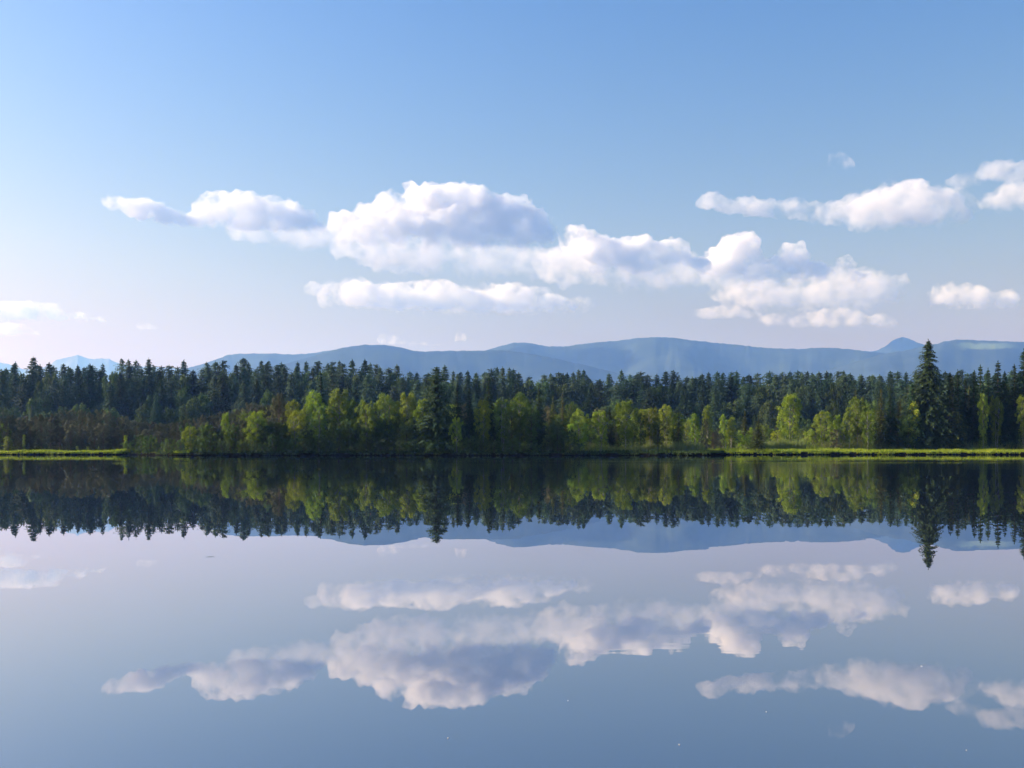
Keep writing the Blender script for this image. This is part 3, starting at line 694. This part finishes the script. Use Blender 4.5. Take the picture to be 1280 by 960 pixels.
# brown bog pines on the west part
def bog_top(px): return float(interp([(-200, 514), (0, 511), (30, 519), (60, 514), (75, 511), (95, 509), (105, 511), (118, 512), (128, 508), (138, 514), (160, 520), (185, 526), (205, 527), (225, 524), (245, 519), (265, 514), (290, 508), (311, 500), (322, 505), (335, 501), (349, 489), (356, 500), (375, 502)], px))
px = -45.0
while px < 365:
    t = bog_top(px)+random.uniform(-1.5, 3.5)
    plant_px('bog_pine', px, t, random.uniform(20, 30), random.uniform(14, 20), 'brown bog pine|back row|'+stretch(px), 'brown bog pines, back row '+stretch(px))
    px += random.uniform(9, 13)
px = -45.0
while px < 345:
    t = bog_top(px)*.55+547*.45+random.uniform(-5, 5)
    plant_px('bog_pine', px, t, random.uniform(18, 30), random.uniform(6, 12), 'low brown bog pine|front row|'+stretch(px), 'brown bog pines, front row '+stretch(px))
    px += random.uniform(11, 16)
plant_px('bog_pine', 349, 488, 26, 10, 'highest brown pine, rising beside the dull tall birch')
# dark fill behind the headland birches
px = 300.0
while px < 850:
    k = random.choice(['alder', 'birch', 'birch', 'spruce', 'bog_pine'])
    t = random.uniform(498, 516); w = random.uniform(26, 36) if k != 'spruce' else random.uniform(16, 22)
    if px > 715 and k != 'spruce': t += 8
    nm = {'birch': 'yellow-green birch', 'alder': 'shaded green alder', 'spruce': 'small dark spruce', 'bog_pine': 'dark brown pine'}[k]
    plant_px(k, px, t, w, random.uniform(14, 24), nm+'|second row|'+stretch(px), nm+' second row '+stretch(px))
    px += random.uniform(9, 15)
px = 235.0
while px < 715:
    k = random.choice(['alder', 'shrub', 'shrub'])
    t = random.uniform(520, 536)
    plant_px(k, px, t, random.uniform(22, 34), random.uniform(4, 9), 'dark low '+('alder' if k == 'alder' else 'shrub')+'|shaded thicket|'+stretch(px), 'shaded thicket, '+k+', '+stretch(px))
    px += random.uniform(9, 14)
px = 160.0
while px < 730:
    plant_px('shrub', px, random.uniform(540, 553), random.uniform(16, 28), random.uniform(0.6, 2.5), 'dark waterside bush|headland edge|'+stretch(px), 'bushes at the waterline '+stretch(px))
    px += random.uniform(10, 16)
# leafy scrub behind the marsh
px = 715.0
while px < 1110:
    k = random.choice(['round_birch', 'alder', 'bog_pine', 'larch', 'slim_birch'])
    t = random.uniform(523, 538); w = {'slim_birch': 10, 'larch': 14}.get(k, 22)*random.uniform(.8, 1.2)
    nm = {'round_birch': 'small yellow-green birch', 'alder': 'small green alder', 'bog_pine': 'low brown pine', 'larch': 'small olive conifer', 'slim_birch': 'small slim birch'}[k]
    plant_px(k, px, t, w, random.uniform(22, 60), nm+'|low scrub|'+stretch(px), 'low scrub, '+nm+', '+stretch(px))
    px += random.uniform(7, 12)
px = 1070.0
while px < 1320:
    k = random.choice(['alder', 'alder', 'spruce', 'larch'])
    t = random.uniform(480, 512); w = {'spruce': 18, 'larch': 20}.get(k, 30)*random.uniform(.8, 1.2)
    nm = {'alder': 'dark green alder', 'spruce': 'dark narrow spruce', 'larch': 'olive conifer'}[k]
    plant_px(k, px, t, w, random.uniform(18, 40), nm+'|shaded second row|'+stretch(px), 'second row, '+nm+', '+stretch(px))
    px += random.uniform(8, 13)
for px in (1302, 1325):
    plant_px(random.choice(['spruce', 'birch']), px, random.uniform(470, 500), 30, 8, 'shore tree just beyond the east edge, '+('nearer' if px < 1310 else 'farther')+' to it', 'shore wood beyond the east edge')

# the far forest, 230 m and more behind the shore
sky_list = [(20, 452), (38, 445), (47, 455), (60, 453), (68, 457), (84, 458), (97, 456), (102, 458), (116, 457), (129, 455), (152, 447), (161, 449), (170, 450), (183, 447), (192, 456), (203, 457),
 (221, 458), (230, 450), (258, 452), (266, 451), (280, 449), (301, 446), (311, 453), (326, 450), (336, 450), (352, 453), (370, 452), (382, 452), (398, 451), (410, 454), (416, 451), (424, 451),
 (440, 449), (456, 449), (464, 453), (470, 454), (486, 459), (495, 455), (512, 464), (522, 465), (535, 466), (557, 456), (566, 464), (576, 464), (584, 463), (594, 466), (603, 464), (613, 460), (621, 459), (627, 458), (637, 460),
 (643, 461), (650, 465), (662, 470), (679, 468), (688, 466), (697, 465), (704, 467), (710, 466), (717, 465), (723, 462), (730, 462), (738, 472), (749, 474), (764, 466), (777, 462), (788, 468), (796, 467), (802, 464), (811, 468), (821, 468), (829, 463), (841, 463), (848, 469),
 (860, 470), (869, 472), (878, 467), (884, 465), (897, 464), (904, 465), (915, 464), (923, 463), (938, 468), (948, 466), (962, 464), (970, 467), (979, 465), (985, 464), (996, 463), (1002, 465), (1009, 464), (1015, 466), (1023, 464), (1032, 464), (1039, 465), (1049, 463), (1055, 463), (1066, 466),
 (1075, 468), (1087, 469), (1091, 469), (1102, 470), (1114, 464), (1122, 464), (1132, 465), (1144, 463), (1153, 466), (1166, 467), (1182, 464), (1186, 466), (1195, 468), (1202, 462), (1208, 466), (1216, 466), (1233, 466), (1240, 467), (1255, 466), (1263, 463), (1272, 468),
 (-4, 458), (-15, 452), (-27, 455), (8, 460), (1290, 462), (1305, 458)]
def skyb(px): return float(interp([(-150, 452), (0, 452), (200, 452), (440, 452), (520, 464), (640, 463), (740, 470), (900, 466), (1060, 465), (1300, 463)], px))
FST = [(-1e9, -12, 'beyond the west edge'), (-12, 80, 'over the west end of the bank'), (80, 155, 'over the bank by the sapling'), (155, 230, 'over the dip of the bog pines'), (230, 300, 'over the headland west tip'), (300, 365, 'over the mushroom-shaped birch'), (365, 430, 'over the first dark spruce'),
       (430, 500, 'over the golden birches'), (500, 570, 'around the bushy spruce'), (570, 635, 'over the thin spruce tip'), (635, 700, 'over the ochre birch'), (700, 770, 'over the round birches'), (770, 860, 'over the flat-topped birch'),
       (860, 975, 'over the young bank pine'), (975, 1060, 'over the big round-headed birch'), (1060, 1145, 'over the pointed conifers'), (1145, 1292, 'around the tallest spruce'), (1292, 1e9, 'beyond the east edge')]
def fst(px):
    for a, b, s in FST:
        if a <= px < b: return s
def plant_far(kind, px, yt, wpx, D, nm, row):
    X = (px-640)/FPX*D; gz = ground_z(X, D)
    H = HCAM+(HOR-yt)/FPX*D-gz
    plant(kind, X, D, H, wpx/FPX*D, f'{nm}|far {row}|{fst(px)}', f'far forest {row}, {nm}, {fst(px)}')
px = -30.0
while px < 1310:
    plant_far('far_leafy', px, skyb(px)+random.uniform(9, 15), random.uniform(34, 50), random.uniform(475, 490), 'tall broadleaf', 'rear row'); px += random.uniform(19, 26)
for (px, yt) in sky_list:
    plant_far('far_spruce', px, yt, random.uniform(46, 70), random.uniform(435, 470), 'dark spruce', 'skyline')
px = -40.0
while px < 1325:
    if random.random() < .80: plant_far('far_spruce', px, skyb(px)+random.uniform(2, 11), random.uniform(50, 72), random.uniform(415, 432), 'dark spruce', 'second row')
    else: plant_far('far_leafy', px, skyb(px)+random.uniform(6, 13), random.uniform(30, 46), random.uniform(412, 425), 'green broadleaf', 'second row')
    px += random.uniform(10, 14)
px = -40.0
while px < 1325:
    lf = .22 if px < 600 else .42
    if random.random() < 1-lf: plant_far('far_spruce', px, skyb(px)+random.uniform(8, 28), random.uniform(46, 64), random.uniform(385, 408), 'blue-green spruce', 'middle rows')
    else: plant_far('far_leafy', px, skyb(px)+random.uniform(24, 48), random.uniform(22, 34), random.uniform(380, 400), 'mid-green broadleaf', 'middle rows')
    px += random.uniform(11, 16)
px = -40.0
while px < 1325:
    if 240 < px < 860: px += 14; continue
    if random.random() < .4: plant_far('far_spruce', px, skyb(px)+random.uniform(38, 58), random.uniform(24, 34), random.uniform(350, 372), 'blue-green young spruce', 'front edge')
    else: plant_far('far_leafy', px, skyb(px)+random.uniform(45, 66), random.uniform(20, 28), random.uniform(345, 370), 'dull broadleaf', 'front edge')
    px += random.uniform(15, 22)

# ------------------------------------------------------------------ grass, sedge and reeds on the banks
def blades(name, n, px0, px1, off0, off1, h0, h1, w, mat, dens=None, label=None):
    X = []; 
    px = rng.uniform(px0, px1, n); of = off0+(off1-off0)*rng.uniform(0, 1, n)**1.4
    P = np.empty((n, 3)); keep = np.ones(n, bool)
    for i in range(n):
        x = (px[i]-640)/FPX*200; y = shore_y(x)+of[i]
        if dens is not None and not dens(px[i], of[i], x, y): keep[i] = False
        g = ground_z(x, y) if of[i] > 0.15 else 0.30
        P[i] = (x, y, g-.04)
    P = P[keep]; n = len(P)
    h = rng.uniform(h0, h1, n)*np.clip(np.array([1.0+1.1*mn.noise(Vector((float(p[0])*.16, float(p[1])*.3, 2)))+.5*mn.noise(Vector((float(p[0])*.7, float(p[1])*.7, 5))) for p in P]), .35, 2)
    a = rng.uniform(0, 6.28, n); ww = w*rng.uniform(.6, 1.4, n)
    side = np.stack([np.cos(a)*ww, np.sin(a)*ww, np.zeros(n)], 1)
    lean = np.stack([rng.normal(0, .25, n)*h, rng.normal(0, .25, n)*h, h], 1)
    V = np.empty((n, 3, 3), np.float32); V[:, 0] = P-side; V[:, 1] = P+side; V[:, 2] = P+lean
    o = bpy.data.objects.new(name, mesh_from(name, V.reshape(-1, 3), np.arange(n*3).reshape(-1, 3), mat)); link(o)
    return tag(o, label, 'grass', kind='stuff')
def edge_gap(px, of, x, y):
    return not (of < 0.5 and mn.noise(Vector((x*.5, 7, 0))) > 0.0)
blades('bank_grass', 18000, -60, 158, 0.0, 9, .2, .55, .10, M_grass, edge_gap, 'bright yellow-green grass covering the sunlit west bank')
blades('bank_grass', 46000, 878, 1420, 0.0, 16, .22, .62, .08, M_grass, edge_gap, 'bright yellow-green grass along the sunlit east bank')
blades('bank_grass', 1200, 244, 264, 0.2, 3, .3, .6, .09, M_grass, None, 'small sunlit patch of grass on the dark headland shore')
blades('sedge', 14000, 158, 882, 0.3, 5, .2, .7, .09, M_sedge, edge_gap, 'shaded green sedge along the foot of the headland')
blades('reeds', 9000, 1050, 1420, 11, 20, .9, 1.8, .06, M_reed, None, 'tall pale reeds behind the bright east bank')
blades('reeds', 6000, 955, 1030, 11, 26, 1.0, 2.2, .06, M_reed, None, 'pale green reed bed at the foot of the big birch')
blades('reeds', 7000, 735, 880, 6, 18, .8, 1.8, .06, M_reed, None, 'pale reeds behind the headland tip under the round birches')

def overhang(px0, px1, n, mat, label, h=0.5):
    px = rng.uniform(px0, px1, n); V = []
    for p in px:
        x = (p-640)/FPX*200
        q = mn.noise(Vector((x*.3, 17, 0)))+.6*mn.noise(Vector((x*1.3, 3, 0)))
        if q < -0.12: continue
        hh = h*min(1, .25+1.5*(q+.12))
        y = shore_y(x)+rng.uniform(-.12, .35); z = rng.uniform(.25, .5); a = rng.uniform(0, 6.28); w = .07*rng.uniform(.6, 1.4)
        dx, dy = math.cos(a)*w, math.sin(a)*w
        V += [(x-dx, y-dy, z), (x+dx, y+dy, z), (x+rng.normal()*.12, y-rng.uniform(.05, .35), z-rng.uniform(.08, hh))]
    V = np.array(V)
    tag(link(bpy.data.objects.new('bank_grass', mesh_from('bank_grass', V, np.arange(len(V)).reshape(-1, 3), mat))), label, 'grass', kind='stuff')
overhang(-60, 158, 2600, M_grass, 'bright grass tufts hanging over the cut edge of the west bank')
overhang(878, 1420, 6000, M_grass, 'bright grass tufts hanging over the cut edge of the east bank')
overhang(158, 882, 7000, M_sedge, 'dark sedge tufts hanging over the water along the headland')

# ------------------------------------------------------------------ specks floating on the water
M_fluff = plain_mat('seed_fluff', (0.6, 0.6, 0.58), (0.8, 0.8, 0.78), 40)
M_leaf = plain_mat('dry_leaf', (0.10, 0.07, 0.04), (0.22, 0.16, 0.08), 30)
for i, (x, y, s, w) in enumerate([(560, 923, 1, 'lowest in the view'), (1152, 833, 1, 'beneath the reflection of the high east cloud'), (849, 931, 1, 'west of the small puff reflection near the bottom'),
                           (710, 876, .7, 'near the reflected largest cloud'), (1208, 938, .7, 'in the low east corner of the lake'), (958, 890, .7, 'under the tail of the reflected high cloud')]):
    D = HCAM*FPX/(y-HOR); rr = 0.0045*D/6*s
    import bmesh
    bm = bmesh.new()
    for k in range(7):
        a = k*0.9; q = bmesh.ops.create_icosphere(bm, subdivisions=1, radius=rr*(.35 if k else .6))
        bmesh.ops.translate(bm, verts=q['verts'], vec=(math.cos(a)*rr*(k > 0), math.sin(a)*rr*(k > 0), rr*.25*(k % 2)))
    m = bpy.data.meshes.new('floating_seed'); bm.to_mesh(m); bm.free(); m.materials.append(M_fluff)
    o = bpy.data.objects.new('floating_seed', m); link(o); o.location = ((x-640)/FPX*D, D, 0.002)
    tag(o, 'tiny white seed fluff on the lake '+w, 'seed', 'white seed specks floating on the lake')
ORD = 'first second third fourth fifth sixth seventh eighth ninth tenth eleventh twelfth thirteenth fourteenth fifteenth sixteenth seventeenth eighteenth nineteenth twentieth twenty-first twenty-second twenty-third twenty-fourth'.split()
by = {}
for o in bpy.data.objects:
    if '|' in (o.get('label') or ''): by.setdefault(o['label'], []).append(o)
for lab, os_ in by.items():
    nm, row, place = lab.split('|')
    os_.sort(key=lambda o: o.location.x/o.location.y)
    beyond = place.startswith('beyond')
    for i, o in enumerate(os_):
        if len(os_) == 1: o['label'] = f'{nm}, {row}, {place}'
        else: o['label'] = f'{ORD[min(i, 23)]} {nm} from the west, {row}, {place}'
print('OBJECTS', len(bpy.data.objects), 'FACES', sum(len(m.polygons) for m in bpy.data.meshes))
